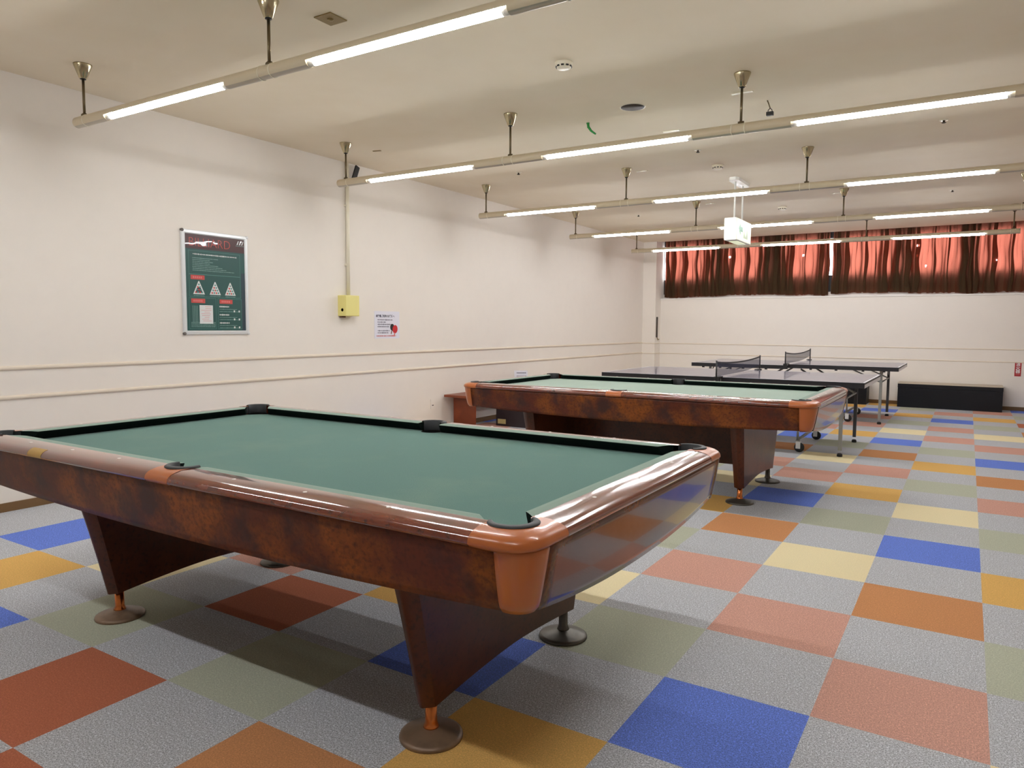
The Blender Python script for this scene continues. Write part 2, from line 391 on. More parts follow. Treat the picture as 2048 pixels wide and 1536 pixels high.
# ------------------------------------------------------------------ fluorescent light bars
RZ = 2.585
TUBES = [(-4.755, -3.575), (-2.945, -1.77), (-1.13, .04)]
RODS = [-5.03, -3.245, -1.45, .33]
FX0, FX1, FCX = -5.115, .405, -2.355
def light_bar():
    t = thing('light_bar', None, 'ceiling light', (FCX, 0, RZ))
    R_ = .035; b = MB()
    joints = [(FX0, TUBES[0][0])]+[(TUBES[i][1], TUBES[i+1][0]) for i in range(2)]+[(TUBES[2][1], FX1)]
    n = 28
    def ring(x, a0, a1, R, k): return [(x-FCX, R*math.cos(a0+(a1-a0)*i/k), R*math.sin(a0+(a1-a0)*i/k)) for i in range(k+1)]
    for a, c in joints:
        b.grid([ring(a, -.27*PI, 1.27*PI, R_, n), ring(c, -.27*PI, 1.27*PI, R_, n)], 'fixture_paint')
        b.grid([ring(a, -.73*PI, -.27*PI, R_*.97, 6), ring(c, -.73*PI, -.27*PI, R_*.97, 6)], 'fixture_steel')
        for x in (a, c):
            b.add(ring(x, 0, 2*PI, R_*.97, n)[:-1], [tuple(range(n))], 'fixture_paint')
    for a, c in TUBES:      # open-bottomed reflector above each tube
        o1, o2 = -.06*PI, 1.06*PI
        b.grid([ring(a, o1, o2, R_, n), ring(c, o1, o2, R_, n)], 'fixture_paint')
        b.grid([ring(a, o1, o2, R_-.003, n), ring(c, o1, o2, R_-.003, n)], 'reflector_white')
        for sx in (o1, o2):
            q0, q1 = ring(a, sx, sx+.01, R_, 1)[0], ring(c, sx, sx+.01, R_, 1)[0]
            p0, p1 = ring(a, sx, sx+.01, R_-.003, 1)[0], ring(c, sx, sx+.01, R_-.003, 1)[0]
            b.quad([q0, q1, p1, p0], 'fixture_paint')
    b.build('fixture_body', t, fix=False)
    for x in RODS:
        for dx in ((-.055, .03) if x not in (RODS[0], RODS[3]) else ((.03,) if x == RODS[0] else (-.03,))):
            cb_ = MB(); M = frame((x+dx-FCX, 0, 0), (0, 1, 0), (0, 0, 1))
            cb_.lathe([(R_, -.003), (R_+.0022, -.002), (R_+.0022, .002), (R_, .003)], 'cream_plastic', M=M, caps=False); cb_.build('collar', t)
    for a, c in TUBES:
        tb = MB(); z = -.012; r_ = .0185
        tb.tube([(a+.035-FCX, 0, z), (c-.035-FCX, 0, z)], r_, 'tube_glass', n=14)
        o = tb.build('fluorescent_tube', t)
        for q0, q1 in ((a, a+.034), (c-.034, c)):
            eb = MB(); eb.tube([(q0-FCX, 0, z), (q1-FCX, 0, z)], r_+.001, 'white_plastic', n=14); eb.build('tube_socket', o)
    for x in RODS:
        h = MB(); H = ZC-RZ
        h.tube([(x-FCX, 0, R_-.003), (x-FCX, 0, H-.085)], .0085, 'steel_rod', n=12)
        h.lathe([(.02, 0), (.02, .006), (.011, .016)], 'steel_rod', c=(x-FCX, 0, R_-.002), n=16)
        for s in (-.016, .016):
            h.lathe([(.005, 0), (.005, .012)], 'steel_rod', c=(x-FCX+s, 0, R_), n=8)
        ho = h.build('hanger_rod', t)
        k = MB()
        k.lathe([(.017, 0), (.017, .014)], 'black_plastic', c=(x-FCX, 0, H-.094), n=20)
        k.lathe([(.021, -.004), (.024, 0), (.054, .078), (.055, .0845)], 'chrome', c=(x-FCX, 0, H-.085), n=28)
        k.build('ceiling_canopy', ho)
    return t
ROWY = [.13, 2.467, 4.76, 7.08, 9.38, -2.18]
RLAB = ['nearest suspended fluorescent light bar, running above the near pool table',
        'suspended fluorescent light bar second from the camera, its left end beside the conduit',
        'suspended fluorescent light bar third from the camera, just in front of the exit sign',
        'suspended fluorescent light bar fourth from the camera, just behind the exit sign',
        'farthest suspended fluorescent light bar, in front of the red curtains',
        'suspended fluorescent light bar directly above the camera, out of view']
LB = light_bar()
for k, y in enumerate(ROWY):
    o = LB if k == 0 else copy_tree(LB)
    o.location = (FCX, y, RZ); tag(o, RLAB[k], 'ceiling light', 'suspended light bars')

# ------------------------------------------------------------------ pool tables
HX, HY, RW, ZT, ZB = 1.27, .635, .15, .80, .757
OX, OY, CR = HX+RW, HY+RW, .095
PR = .058
PROF = [(.05, .7995), (.07, .8002), (.10, .7985), (.122, .7935), (.134, .7895), (.142, .7845), (.148, .777), (.150, .769), (.1475, .762), (.141, .758), (.115, .757)]
def prof_z(d):
    for (a, z0), (c, z1) in zip(PROF, PROF[1:]):
        if a <= d <= c: return z0+(z1-z0)*(d-a)/(c-a)
    return PROF[0][1] if d < PROF[0][0] else .774
CPC = (HX+.032, HY+.028)      # corner pocket centre
SPC = (0, HY+.034)
def pool_table(label, cloth):
    t = thing('pool_table', label, 'pool table', (-2.345, -.33, 0), 0, 'pool tables')
    # bed cloth with concave pocket cut-outs
    pts = []
    def arc(c, a0, a1, R, n=14): return [(c[0]+R*math.cos(a0+(a1-a0)*i/n), c[1]+R*math.sin(a0+(a1-a0)*i/n)) for i in range(n+1)]
    ex, ey = HX+.03, HY+.03
    for sx, sy in ((1, 1), (-1, 1), (-1, -1), (1, -1)):
        c = (CPC[0]*sx, CPC[1]*sy)
        a = arc((CPC[0], CPC[1]), PI*1.5-.62, PI+.62, PR+.004)     # for the ++ corner, from the x side to the y side
        a = [(x*sx, y*sy) for x, y in a]
        q = [(ex*sx, (HY-.06)*sy)]+a+[((HX-.06)*sx, ey*sy)]
        if sx*sy < 0: q = q[::-1]
        pts += q
        if (sx, sy) in ((1, 1), (-1, -1)):
            a = arc((0, SPC[1]), -.18, -PI+.18, PR)
            if sy > 0: pts += [(.07, ey)]+a+[(-.07, ey)]
            else: pts += [(-x, -y) for x, y in [(.07, ey)]+a+[(-.07, ey)]]
    b = MB(); b.prism(pts, ZB-.03, ZB, cloth); b.build('bed_cloth', t)
    # rails: six
    def place(side, s, d, z):
        """side: 'f','b' along x ; 'l','r' along y.  s along, d outward from the cushion nose"""
        return {'f': (s, -HY-d, z), 'b': (s, HY+d, z), 'r': (HX+d, s, z), 'l': (-HX-d, s, z)}[side]
    EC = .018     # wood stops this far short of the corner nose point
    for side, s0, s1, e0, e1 in (('f', -HX, 0, 'c', 's'), ('f', 0, HX, 's', 'c'), ('b', -HX, 0, 'c', 's'), ('b', 0, HX, 's', 'c'), ('l', -HY, HY, 'c', 'c'), ('r', -HY, HY, 'c', 'c')):
        ec = EC if side in 'fb' else .045
        w0 = s0+(ec if e0 == 'c' else .062); w1 = s1-(ec if e1 == 'c' else .062)
        rb = MB(); N = 6
        rb.grid([[place(side, w0+(w1-w0)*i/N, d, z) for d, z in PROF] for i in range(N+1)], 'rail_laminate')
        for s in (w0, w1): rb.add([place(side, s, d, z) for d, z in PROF]+[place(side, s, .05, .757)], [tuple(range(len(PROF)+1))], 'rail_laminate')
        ro = rb.build('rail', t, autosmooth=.9)
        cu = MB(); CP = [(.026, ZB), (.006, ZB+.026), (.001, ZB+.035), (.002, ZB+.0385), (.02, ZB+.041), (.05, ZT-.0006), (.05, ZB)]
        def ends(d):
            a = s0+(.088-d*1.0 if e0 == 'c' else .066-d*.25); c = s1-(.088-d*1.0 if e1 == 'c' else .066-d*.25); return a, c
        rows = []
        for i in range(2): rows.append([place(side, ends(d)[i], d, z) for d, z in CP])
        cu.grid([r_[:4] for r_ in rows], 'cushion_shade', smooth=False); cu.grid([r_[3:6] for r_ in rows], 'cushion_top', smooth=False)
        for rw in rows: cu.add(rw, [tuple(range(len(CP)))], 'cushion_shade')
        cu.build('cushion', ro)
        for k in ((-1, 0, 1) if side in 'lr' else (1, 2, 3)):
            s = k*.3175 if side in 'lr' else (s0+s1)/2+(k-2)*.3175
            d_ = MB(); p = place(side, s, .088, prof_z(.088)-.0015); d_.lathe([(.0065, 0), (.0065, .0022), (.004, .0028)], 'sight_dot', c=p, n=14); d_.build('sight', ro)
    # pocket castings on the rails
    def cap(inner, outer, flip):
        rows = []
        for (ix, iy), (ox, oy, nd) in zip(inner, outer):
            L = math.hypot(ox-ix, oy-iy); row = []
            for d, z in [(RW-nd, None)]: pass
            K = 9
            for k in range(K+1):
                tt = 1-(1-k/K)**1.8; x, y = ix+(ox-ix)*tt, iy+(oy-iy)*tt
                dd = RW-(1-tt)*L*nd
                row.append((x, y, prof_z(max(.05, dd))+.0012))
            row += [(ox, oy, .766), (ox-(ox-ix)/L*.008, oy-(oy-iy)/L*.008, .757), (ox-(ox-ix)/L*.04, oy-(oy-iy)/L*.04, .756)]
            rows.append(row)
        return rows
    def rubber(c, a0, a1, sx, sy):
        b = MB(); rows = []; n = 22
        for i in range(n+1):
            a = a0+(a1-a0)*i/n; k = 1-.55*abs(2*i/n-1)**4
            rr = [(.050, ZB-.002), (.050, ZT+.003), (.053, ZT+.006), (.053+.014*k, ZT+.0055), (.055+.0165*k, ZT+.002), (.055+.0165*k, ZT-.002)]
            rows.append([((c[0]+R*math.cos(a))*sx, (c[1]+R*math.sin(a))*sy, z) for R, z in rr])
        b.grid(rows, 'black_rubber'); return b
    def liner(c):
        b = MB(); b.lathe([(.0575, ZB-.002), (.0575, ZB-.12), (.04, ZB-.15)], 'pocket_liner', c=(c[0], c[1], 0), n=28, caps=False)
        b.lathe([(.04, ZB-.15), (.001, ZB-.152)], 'pocket_liner', c=(c[0], c[1], 0), n=28, caps=False)
        return b
    for sx, sy in ((1, 1), (-1, 1), (-1, -1), (1, -1)):
        N = 24; inner = []; outer = []
        sA = HX-EC; sB = HY-.045
        path = [(sA, OY)]+[(OX-CR+CR*math.cos(a), OY-CR+CR*math.sin(a)) for a in [PI/2*(1-k/12) for k in range(13)]]+[(OX, sB)]
        # resample
        seg = [0]
        for p, q in zip(path, path[1:]): seg.append(seg[-1]+math.hypot(q[0]-p[0], q[1]-p[1]))
        def at(d):
            for k in range(len(seg)-1):
                if d <= seg[k+1]+1e-9:
                    w = (d-seg[k])/(seg[k+1]-seg[k]); return (path[k][0]+(path[k+1][0]-path[k][0])*w, path[k][1]+(path[k+1][1]-path[k][1])*w)
            return path[-1]
        for k in range(N+1):
            o_ = at(seg[-1]*k/N); a = PI-.25-(PI+PI/2-.5)*k/N   # from pointing -x round to -y
            ii = (CPC[0]+.054*math.cos(a), CPC[1]+.054*math.sin(a))
            if k == 0: ii = (sA, HY+.05)
            if k == N: ii = (HX+.05, sB)
            inner.append((ii[0]*sx, ii[1]*sy)); outer.append((o_[0]*sx, o_[1]*sy, 1.0))
        b = MB(); b.grid(cap(inner, outer, False), 'casting_plastic'); b.grid([[(x, y, ZT-.0045) for x, y in inner], [(x, y, ZT-.04) for x, y in inner]], 'black_rubber')
        b.grid([[(x, y, ZT+.0005) for x, y in inner], [(x, y, ZT-.0045) for x, y in inner]], 'black_rubber')
        co_ = b.build('corner_cap', t, autosmooth=.9)
        rubber(CPC, PI*.80, -PI*.30, sx, sy).build('pocket_rim', co_)
        liner((CPC[0]*sx, CPC[1]*sy)).build('pocket', co_)
    for sy in (1, -1):
        inner = []; outer = []; N = 16
        for k in range(N+1):
            x = .062-.124*k/N; a = .1+(PI-.2)*k/N
            ii = (SPC[0]+.054*math.cos(a), SPC[1]+.054*math.sin(a))
            if k == 0: ii = (.062, HY+.05)
            if k == N: ii = (-.062, HY+.05)
            inner.append((ii[0], ii[1]*sy)); outer.append((x, OY*sy, 1.0))
        b = MB(); b.grid(cap(inner, outer, False), 'casting_plastic'); co_ = b.build('side_cap', t, autosmooth=.9)
        rubber((0, SPC[1]), -.12, PI+.12, 1, sy).build('pocket_rim', co_)
        liner((0, SPC[1]*sy)).build('pocket', co_)
    # aprons and corner castings: taper inwards towards a bellied lower edge
    TX, TY, BX, BY = OX-.012, OY-.026, OX-.040, OY-.055
    ZTOP = .761
    def zbot(side, q):       # q in -1..1 along the side
        return .574+.030*abs(q)**2.2 if side in 'fb' else .556+.046*abs(q)**2.2
    cs = .075                # casting leg length along each side beyond the arc
    rt, rb_ = .085, .075
    def side_pt(side, q, v, zb):
        hx, hy = TX+(BX-TX)*v, TY+(BY-TY)*v
        bulge = .004*math.sin(PI*min(1, v))
        z = ZTOP+(zb-ZTOP)*v
        if side in 'fb':
            e = TX-.092; y = hy+bulge*.6; return (q*e, -y if side == 'f' else y, z)
        ra = .08-.03*v; e = hy-ra-.0002; x = hx+bulge*.6; y = q*e
        if q > 1: y = e+(q-1)*(.042-.012*v)      # the far ends wrap a little way round the corner
        over_ = max(0, y-(hy-ra)); x += (.0035*min(1, over_/.006))-(ra-math.sqrt(max(1e-6, ra**2-over_**2)))
        return (x if side == 'r' else -x, y, z)
    for side in 'fbrl':
        b = MB(); rows = []
        for iv in range(9):
            v = iv/8; qs = [-1+2*k/28 for k in range(29)]+([1+j/8 for j in range(1, 9)] if side in 'rl' else [])
            rows.append([side_pt(side, q, v, zbot(side, min(1, q))) for q in qs])
        b.grid(rows, 'burl_laminate' if side in 'fb' else 'polished_laminate')
        ao = b.build('apron', t, solid=(.016, 0))
    for sx, sy in ((1, 1), (-1, 1), (-1, -1), (1, -1)):
        b = MB(); rows = []
        for iv in range(13):
            v = iv/12; hx, hy = TX+(BX-TX)*v, TY+(BY-TY)*v; bulge = .004*math.sin(PI*v)*.6
            hx += bulge*.7+.0008; hy += bulge+.0015; rr = .08-.03*v; z = ZTOP+(.601-ZTOP)*v
            ins = .010*max(0, (v-.86)/.14)**2
            row = [(TX-.0922, hy-ins)]+[(hx-rr+(rr-ins)*math.cos(a), hy-rr+(rr-ins)*math.sin(a)) for a in [PI/2*(1-k/10) for k in range(11)]]
            rows.append([(x*sx, y*sy, z) for x, y in row])
        b.grid(rows, 'casting_plastic'); b.build('corner_casting', t, solid=(.018, 0))
    # underside board
    b = MB(); b.box((0, 0, .66), (2*BX-.06, 2*BY-.06, .05), 'pedestal_laminate'); b.build('slate_frame', t)
    # brass name plate inset in the front rail
    b = MB(); b.grid([[(x, -HY-d-.0006, z+.0004) for d, z in PROF[3:9]] for x in (-.85, -.745)], 'brass_insert'); b.build('name_plate', t)
    # long panel joining the pedestals, set back under the bed
    b = MB(); b.box((0, .205, .400), (1.66, .03, .48), 'pedestal_laminate', bevel=.003); b.build('stretcher_panel', t)
    # pedestals
    for sx in (-1, 1):
        xp = .866*sx; b = MB(); rows = []
        nv = 12
        for iv in range(nv+1):
            v = iv/nv                     # 0 top .. 1 bottom
            hw = .052+(.036-.052)*v       # half thickness in x
            y0 = .625+(.485-.625)*v**.85
            row = []
            for k in range(41):
                q = -1+2*k/40
                yy = q*y0; zb = .112+.034*(1-abs(q)**1.6); z = .64+(zb-.64)*v
                rnd_ = min(1, (1-abs(q))*y0/.03); w = hw*math.sqrt(max(.02, 1-(1-rnd_)**2))
                row.append((yy, z, w))
            rows.append(row)
        # closed loop per level
        loops = [[(xp+w, y, z) for y, z, w in row]+[(xp-w, y, z) for y, z, w in row[::-1]] for row in rows]
        b.grid(loops, 'pedestal_laminate', close=True)
        last = loops[-1]; n = len(last); b.add(last, [(i, i+1, n-2-i, n-1-i) for i in range(n//2-1)], 'pedestal_laminate')
        po = b.build('pedestal', t, autosmooth=.8)
        for sy in (-1, 1):
            yq = sy*.437
            m1, m2 = ('copper', 'foot_bronze') if sy < 0 else ('foot_dark', 'foot_dark')
            c = MB(); c.lathe([(.02, .028), (.026, .03), (.024, .036), (.019, .05), (.018, .15)], m1, c=(xp, yq, 0), n=24); c.build('leveler_post', po)
            c = MB(); c.lathe([(.099, 0), (.1, .004), (.098, .010), (.088, .015), (.03, .031), (.02, .033)], m2, c=(xp, yq, 0), n=40); c.build('leveler_foot', po)
    return t
T1 = pool_table('nearest brown burl pool table with dark green cloth, in the foreground', 'billiard_cloth')
T2 = copy_tree(T1); T2.location = (-2.345, 3.285, 0)
tag(T2, 'farther brown burl pool table with green cloth painted paler for sheen, behind the nearest one', 'pool table')
for ch in list(T2.children):
    if ch.name.startswith('bed_cloth'):
        ch.data = ch.data.copy(); ch.data.materials[0] = MATS['sheen_cloth']
        ch['label'] = 'green cloth painted paler for its grazing sheen'
    if ch.name.startswith('name_plate'):
        bpy.data.objects.remove(ch); continue
    if ch.name.startswith('pedestal'):
        for g in ch.children:
            if g.name.startswith('leveler_foot'):
                g.data = g.data.copy(); g.data.materials[0] = MATS['foot_dark']

# ------------------------------------------------------------------ table tennis tables
def tennis_table(label, loc, lift):
    t = thing('tennis_table', label, 'table tennis table', loc, 0, 'table tennis tables')
    LX, LY, H = 1.37, .7625, .76
    for s in (-1, 1):
        dz = lift if s > 0 else 0; dy = -lift*1.2 if s > 0 else 0
        b = MB(); x0, x1 = (.004, LX) if s > 0 else (-LX, -.004)
        b.box(((x0+x1)/2, dy, H-.0095+dz), (x1-x0, 2*LY, .018), 'tt_edge'); b.quad([(x0, -LY+dy, H+dz), (x1, -LY+dy, H+dz), (x1, LY+dy, H+dz), (x0, LY+dy, H+dz)], 'tt_top')
        z = H+.0006+dz; e = .02
        for y in (-LY+e/2, LY-e/2): b.quad([(x0, y-e/2+dy, z), (x1, y-e/2+dy, z), (x1, y+e/2+dy, z), (x0, y+e/2+dy, z)], 'tt_line')
        xe = s*(LX-e/2); b.quad([(xe-e/2, -LY+dy, z), (xe+e/2, -LY+dy, z), (xe+e/2, LY+dy, z), (xe-e/2, LY+dy, z)], 'tt_line')
        b.quad([(x0, -.002+dy, z), (x1, -.002+dy, z), (x1, .002+dy, z), (x0, .002+dy, z)], 'tt_line')
        to = b.build('tabletop', t)
        b = MB()
        for y in (-LY+.012, LY-.012): b.box(((x0+x1)/2, y+dy, H-.035+dz), (x1-x0, .024, .036), 'tt_edge')
        b.box((s*(LX-.012), dy, H-.035+dz), (.024, 2*LY-.05, .036), 'tt_line' if s > 0 else 'tt_edge')
        for x in (.3, .62, .95, 1.2): b.box((s*x, -LY+.03+dy, H-.06+dz), (.03, .03, .018), 'tt_edge')
        b.build('apron_frame', to)
        # end legs with cross brace
        for sy in (-1, 1):
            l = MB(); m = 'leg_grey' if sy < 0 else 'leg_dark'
            l.box((s*1.15, sy*.545, .395), (.034, .034, .67), m, bevel=.004); lo = l.build('leg', t)
            l = MB(); l.lathe([(.026, 0), (.026, .02), (.018, .032)], 'black_plastic', c=(s*1.15, sy*.545, 0), n=16); l.build('leg_cap', lo)
            br = MB(); br.tube([(s*1.15, sy*.53, .56), (s*.80, sy*.53, .72)], .009, 'leg_grey', n=8); br.build('brace', t)
        br = MB(); br.tube([(s*1.15, -.53, .56), (s*1.15, .53, .56)], .010, 'leg_grey', n=8); br.build('cross_bar', t)
        br = MB(); br.tube([(s*1.15, -.545, .6), (s*1.15, -.30, .72)], .008, 'leg_grey', n=8); br.tube([(s*1.15, .545, .6), (s*1.15, .30, .72)], .008, 'leg_grey', n=8); br.build('strut', t)
    # rolling undercarriage in the middle of each half
    for s in (-1, 1):
        xw = s*.74
        u_ = MB()
        u_.tube([(xw, -.50, .13), (xw, .50, .13)], .014, 'leg_grey', n=10)
        for y in (-.50, .50): u_.tube([(xw, y, .13), (xw, y, .30), (s*.12, y*.94, .70)], .013, 'leg_grey', n=10)
        u_.build('undercarriage', t)
        for y in (-.50, .50):
            c = MB(); c.lathe([(.02, .105), (.02, .125)], 'leg_grey', c=(xw, y, 0), n=14)
            for q in (-.018, .018): c.box((xw+.008, y+q, .075), (.045, .004, .075), 'aluminium')
            co_ = c.build('castor', t)
            c = MB(); c.lathe([(.012, -.012), (.046, -.012), (.05, -.006), (.05, .006), (.046, .012), (.012, .012)], 'black_rubber', M=frame((xw+.018, y, .05), (1, 0, 0), (0, 0, 1)), n=24); c.build('wheel', co_)
    return t
def net(label, loc, sagk):
    t = thing('tennis_net', label, 'table tennis net', loc, 0, 'table tennis nets')
    Y = .915
    rows = [[], []]; tape = [[], []]
    for k in range(21):
        q = -1+2*k/20; sag = sagk*(1-q*q)
        z0 = .012+.05*max(0, q)**1.5*(sagk/.03)*.9; z1 = .1525-sag
        rows[0].append((0, q*Y, z0)); rows[1].append((0, q*Y, z1))
        tape[0].append((0, q*Y, z1)); tape[1].append((0, q*Y, z1+.016))
    b = MB(); b.grid(rows, 'net_mesh', smooth=False); b.build('net_panel', t)
    b = MB(); b.grid(tape, 'black_satin', smooth=False); b.build('net_tape', t, solid=(.004, 0))
    for s in (-1, 1):
        p = MB(); p.tube([(0, s*(Y+.008), -.045), (0, s*(Y+.008), .178)], .008, 'black_plastic', n=10)
        p.box((0, s*(Y-.07), .0065), (.05, .165, .010), 'black_plastic'); p.box((0, s*(Y-.0), -.03), (.05, .03, .06), 'black_plastic')
        p.build('net_post', t)
    return t
tennis_table('nearer table tennis table, right behind the farther pool table', (-2.30, 5.90, 0), 0)
tennis_table('farther table tennis table, closest to the curtained wall', (-2.225, 8.88, 0), .018)
net('blue-grey net clamped across the nearer table tennis table', (-2.30, 5.90, .761), .028)
net('dark sagging net clamped across the farther table tennis table', (-2.225, 8.865, .7795), .034)

# ------------------------------------------------------------------ things on the left wall
# framed poster: local x = along wall (+y), local y = up
def wallM(y, z, d): return frame((XL+d, y, z), (0, 1, 0), (0, 0, 1))
PY, PZ, PW, PH = 1.482, 1.624, .645, .866
po = thing('framed_poster', 'green and maroon billiard rules poster in a silver snap frame on the left wall', 'poster', (XL, PY, PZ-PH/2))
def L2(x, y, d=0.0): return (.010+d, x, y+PH/2)       # into the thing's local space
sh = MB()
w2, h2 = PW/2-.028, PH/2-.028
def pr(x0, y0, x1, y1, m, d): sh.quad([L2(x0, y0, d), L2(x1, y0, d), L2(x1, y1, d), L2(x0, y1, d)], m)
pr(-w2, -h2, w2, h2, 'poster_green', 0)
pr(-w2, h2-.125, w2, h2, 'poster_maroon', .0004)
pr(w2-.045, -h2, w2, h2-.30, 'poster_navy', .0003)
def LM(x, y, d): return frame((.010+d, x, y+PH/2), (0, 1, 0), (0, 0, 1))
sh.text('BILLIARD', .105, 'poster_red', LM(-.055, h2-.072, .0008), squeeze=.96, bold=-.0024)
for k in range(3):
    x = w2-.085+k*.024; sh.quad([L2(x, h2-.055, .0008), L2(x+.012, h2-.055, .0008), L2(x+.024, h2-.022, .0008), L2(x+.016, h2-.022, .0008)], 'poster_white')
pr(w2-.095, h2-.066, w2-.012, h2-.063, 'poster_text', .0008)
rr = random.Random(4)
def greek(x0, x1, y, h, m, gap=.25, ch=None):
    x = x0; ch = ch or h*.8
    while x < x1:
        w = ch*rr.uniform(.5, 1.0); hh = h*rr.uniform(.5, 1)
        pr(x, y-hh/2, min(x+w, x1), y+hh/2, m, .0007); x += w+ch*gap*rr.uniform(.6, 1.6)
def outline(x0, y0, x1, y1, m='poster_line', w=.0018):
    pr(x0, y0, x1, y0+w, m, .0006); pr(x0, y1-w, x1, y1, m, .0006); pr(x0, y0, x0+w, y1, m, .0006); pr(x1-w, y0, x1, y1, m, .0006)
outline(-w2+.035, h2-.335, w2-.055, h2-.14); outline(-w2+.035, h2-.52, w2-.055, h2-.335); outline(-w2+.03, -h2+.02, -.01, h2-.53); outline(.008, -h2+.02, w2-.045, h2-.53)
greek(-w2+.075, w2-.09, h2-.168, .012, 'poster_white', .35)
for k, xe in enumerate((.02, -.06, -.03, -.06, .02, .06, .10, .18)): greek(-w2+.07, xe, h2-.20-k*.0145, .007, 'poster_text')
def tagbox(x, y): pr(x, y-.019, x+.145, y+.019, 'poster_tag', .0008); greek(x+.02, x+.125, y, .014, 'poster_white', .3) if False else None
for x, y in ((-w2+.05, h2-.36), (-w2+.05, h2-.555), (.025, h2-.555)):
    pr(x, y-.018, x+.13, y+.018, 'poster_tag', .0008); xx = x+.02
    for q in range(5): pr(xx, y-.008, xx+.012, y+.008, 'ink_pink', .0010); xx += .018
for x in (-.17, -.015, .135):
    y0, y1 = h2-.5, h2-.39
    sh.quad([L2(x-.055, y0, .0008), L2(x+.055, y0, .0008), L2(x+.004, y1, .0008), L2(x-.004, y1, .0008)], 'poster_white')
    if x < -.1: sh.quad([L2(x-.038, y0+.010, .0010), L2(x+.038, y0+.010, .0010), L2(x+.014, y0+.06, .0010), L2(x-.014, y0+.06, .0010)], 'poster_navy')
    for rw in range(4):
        for k in range(rw+1):
            cxx = x+(k-rw/2)*.02; cyy = y1-.028-rw*.022
            sh.add([L2(cxx+.008*math.cos(a), cyy+.008*math.sin(a), .0013) for a in [2*PI*i/10 for i in range(10)]], [tuple(range(10))], 'poster_tag' if (rw+k) % 2 else 'poster_line')
    greek(x-.05, x+.05, y0-.012, .006, 'poster_text')
pr(-w2+.125, h2-.745, -.042, h2-.59, 'poster_white', .0008)
for k in range(9):
    pr(rr.uniform(-w2+.13, -.09), h2-.60-k*.015-.004, rr.uniform(-.085, -.05), h2-.60-k*.015-.001, 'ink_pink', .0010)
for k in range(4): pr(-w2+.062+k*.014, h2-.735, -w2+.066+k*.014, h2-.595, 'poster_text', .0007)
for k in range(4): greek(-w2+.045, -.02, -h2+.075-k*.012, .007, 'poster_text')
for q in range(3):
    yy = h2-.598-q*.070
    greek(.022, .12, yy, .014, 'poster_white', .2); greek(.022, .2, yy-.022, .006, 'poster_text'); greek(.022, .23, yy-.042, .006, 'poster_text')
    for xx in (.165, .215): pr(xx, yy-.046, xx+.014, yy-.03, 'poster_white', .0009)
sh.build('poster_sheet', po, fix=False)
fr = MB(); fw = .034
def fbar(p, q, inward):
    a, c = Vector(p), Vector(q); n = Vector(inward); tdir = (c-a).normalized()
    prof = [(0, 0), (0, .010), (.006, .018), (fw-.008, .020), (fw, .013), (fw, 0)]
    rows = []
    for P_, sg in ((a, 1), (c, -1)): rows.append([(z, (P_+n*w+tdir*sg*w).x, (P_+n*w+tdir*sg*w).y+PH/2) for w, z in prof])
    fr.grid(rows, 'aluminium', smooth=False)
W, H_ = PW/2, PH/2
fbar((-W, -H_), (W, -H_), (0, 1)); fbar((W, -H_), (W, H_), (-1, 0)); fbar((W, H_), (-W, H_), (0, -1)); fbar((-W, H_), (-W, -H_), (1, 0))
fr.build('poster_frame', po)
for sx in (-1, 1):
    for sy in (-1, 1):
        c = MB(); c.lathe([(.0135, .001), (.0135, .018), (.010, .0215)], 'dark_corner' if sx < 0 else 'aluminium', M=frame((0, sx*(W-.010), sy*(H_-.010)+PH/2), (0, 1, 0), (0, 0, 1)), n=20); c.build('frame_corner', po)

# conduit, junction box
b = MB(); b.tube([(XL+.022, 3.035, 1.58), (XL+.022, 3.035, 2.94)], .019, 'cream_plastic', n=18)
for z in (1.9, 2.5): b.box((XL+.012, 3.035, z), (.02, .06, .02), 'cream_plastic')
tag(b.build('wall_conduit'), 'cream vertical conduit pipe running up the left wall to the ceiling', 'conduit')
jb = thing('junction_box', 'yellow metal box at the foot of the wall conduit', 'junction box', (XL-.003, 3.005, 1.372))
b = MB(); b.box((.055, 0, .106), (.11, .2, .212), 'yellow_paint', bevel=.005); b.build('box_body', jb)
b = MB(); b.box((.111, 0, .106), (.004, .19, .200), 'yellow_paint', bevel=.0015); b.build('box_cover', jb)
b = MB(); b.lathe([(.017, 0), (.017, .005), (.012, .007)], 'brown_spot', M=frame((.065, -.1, .062), (-1, 0, 0), (0, 0, 1)), n=18); b.build('knockout', jb)
b = MB(); b.box((.03, -.06, -.008), (.035, .05, .014), 'brown_spot'); b.build('cable_gland', jb)
b = MB(); b.box((0, 0, 0), (.02, .055, .15), 'black_plastic', bevel=.004)
o = b.build('cable_cover'); o.location = (XL+.050, 3.13, 2.845); o.rotation_euler = (math.radians(-22), 0, 0)
tag(o, 'small black cover taped aslant where the conduit meets the ceiling', 'cable cover')

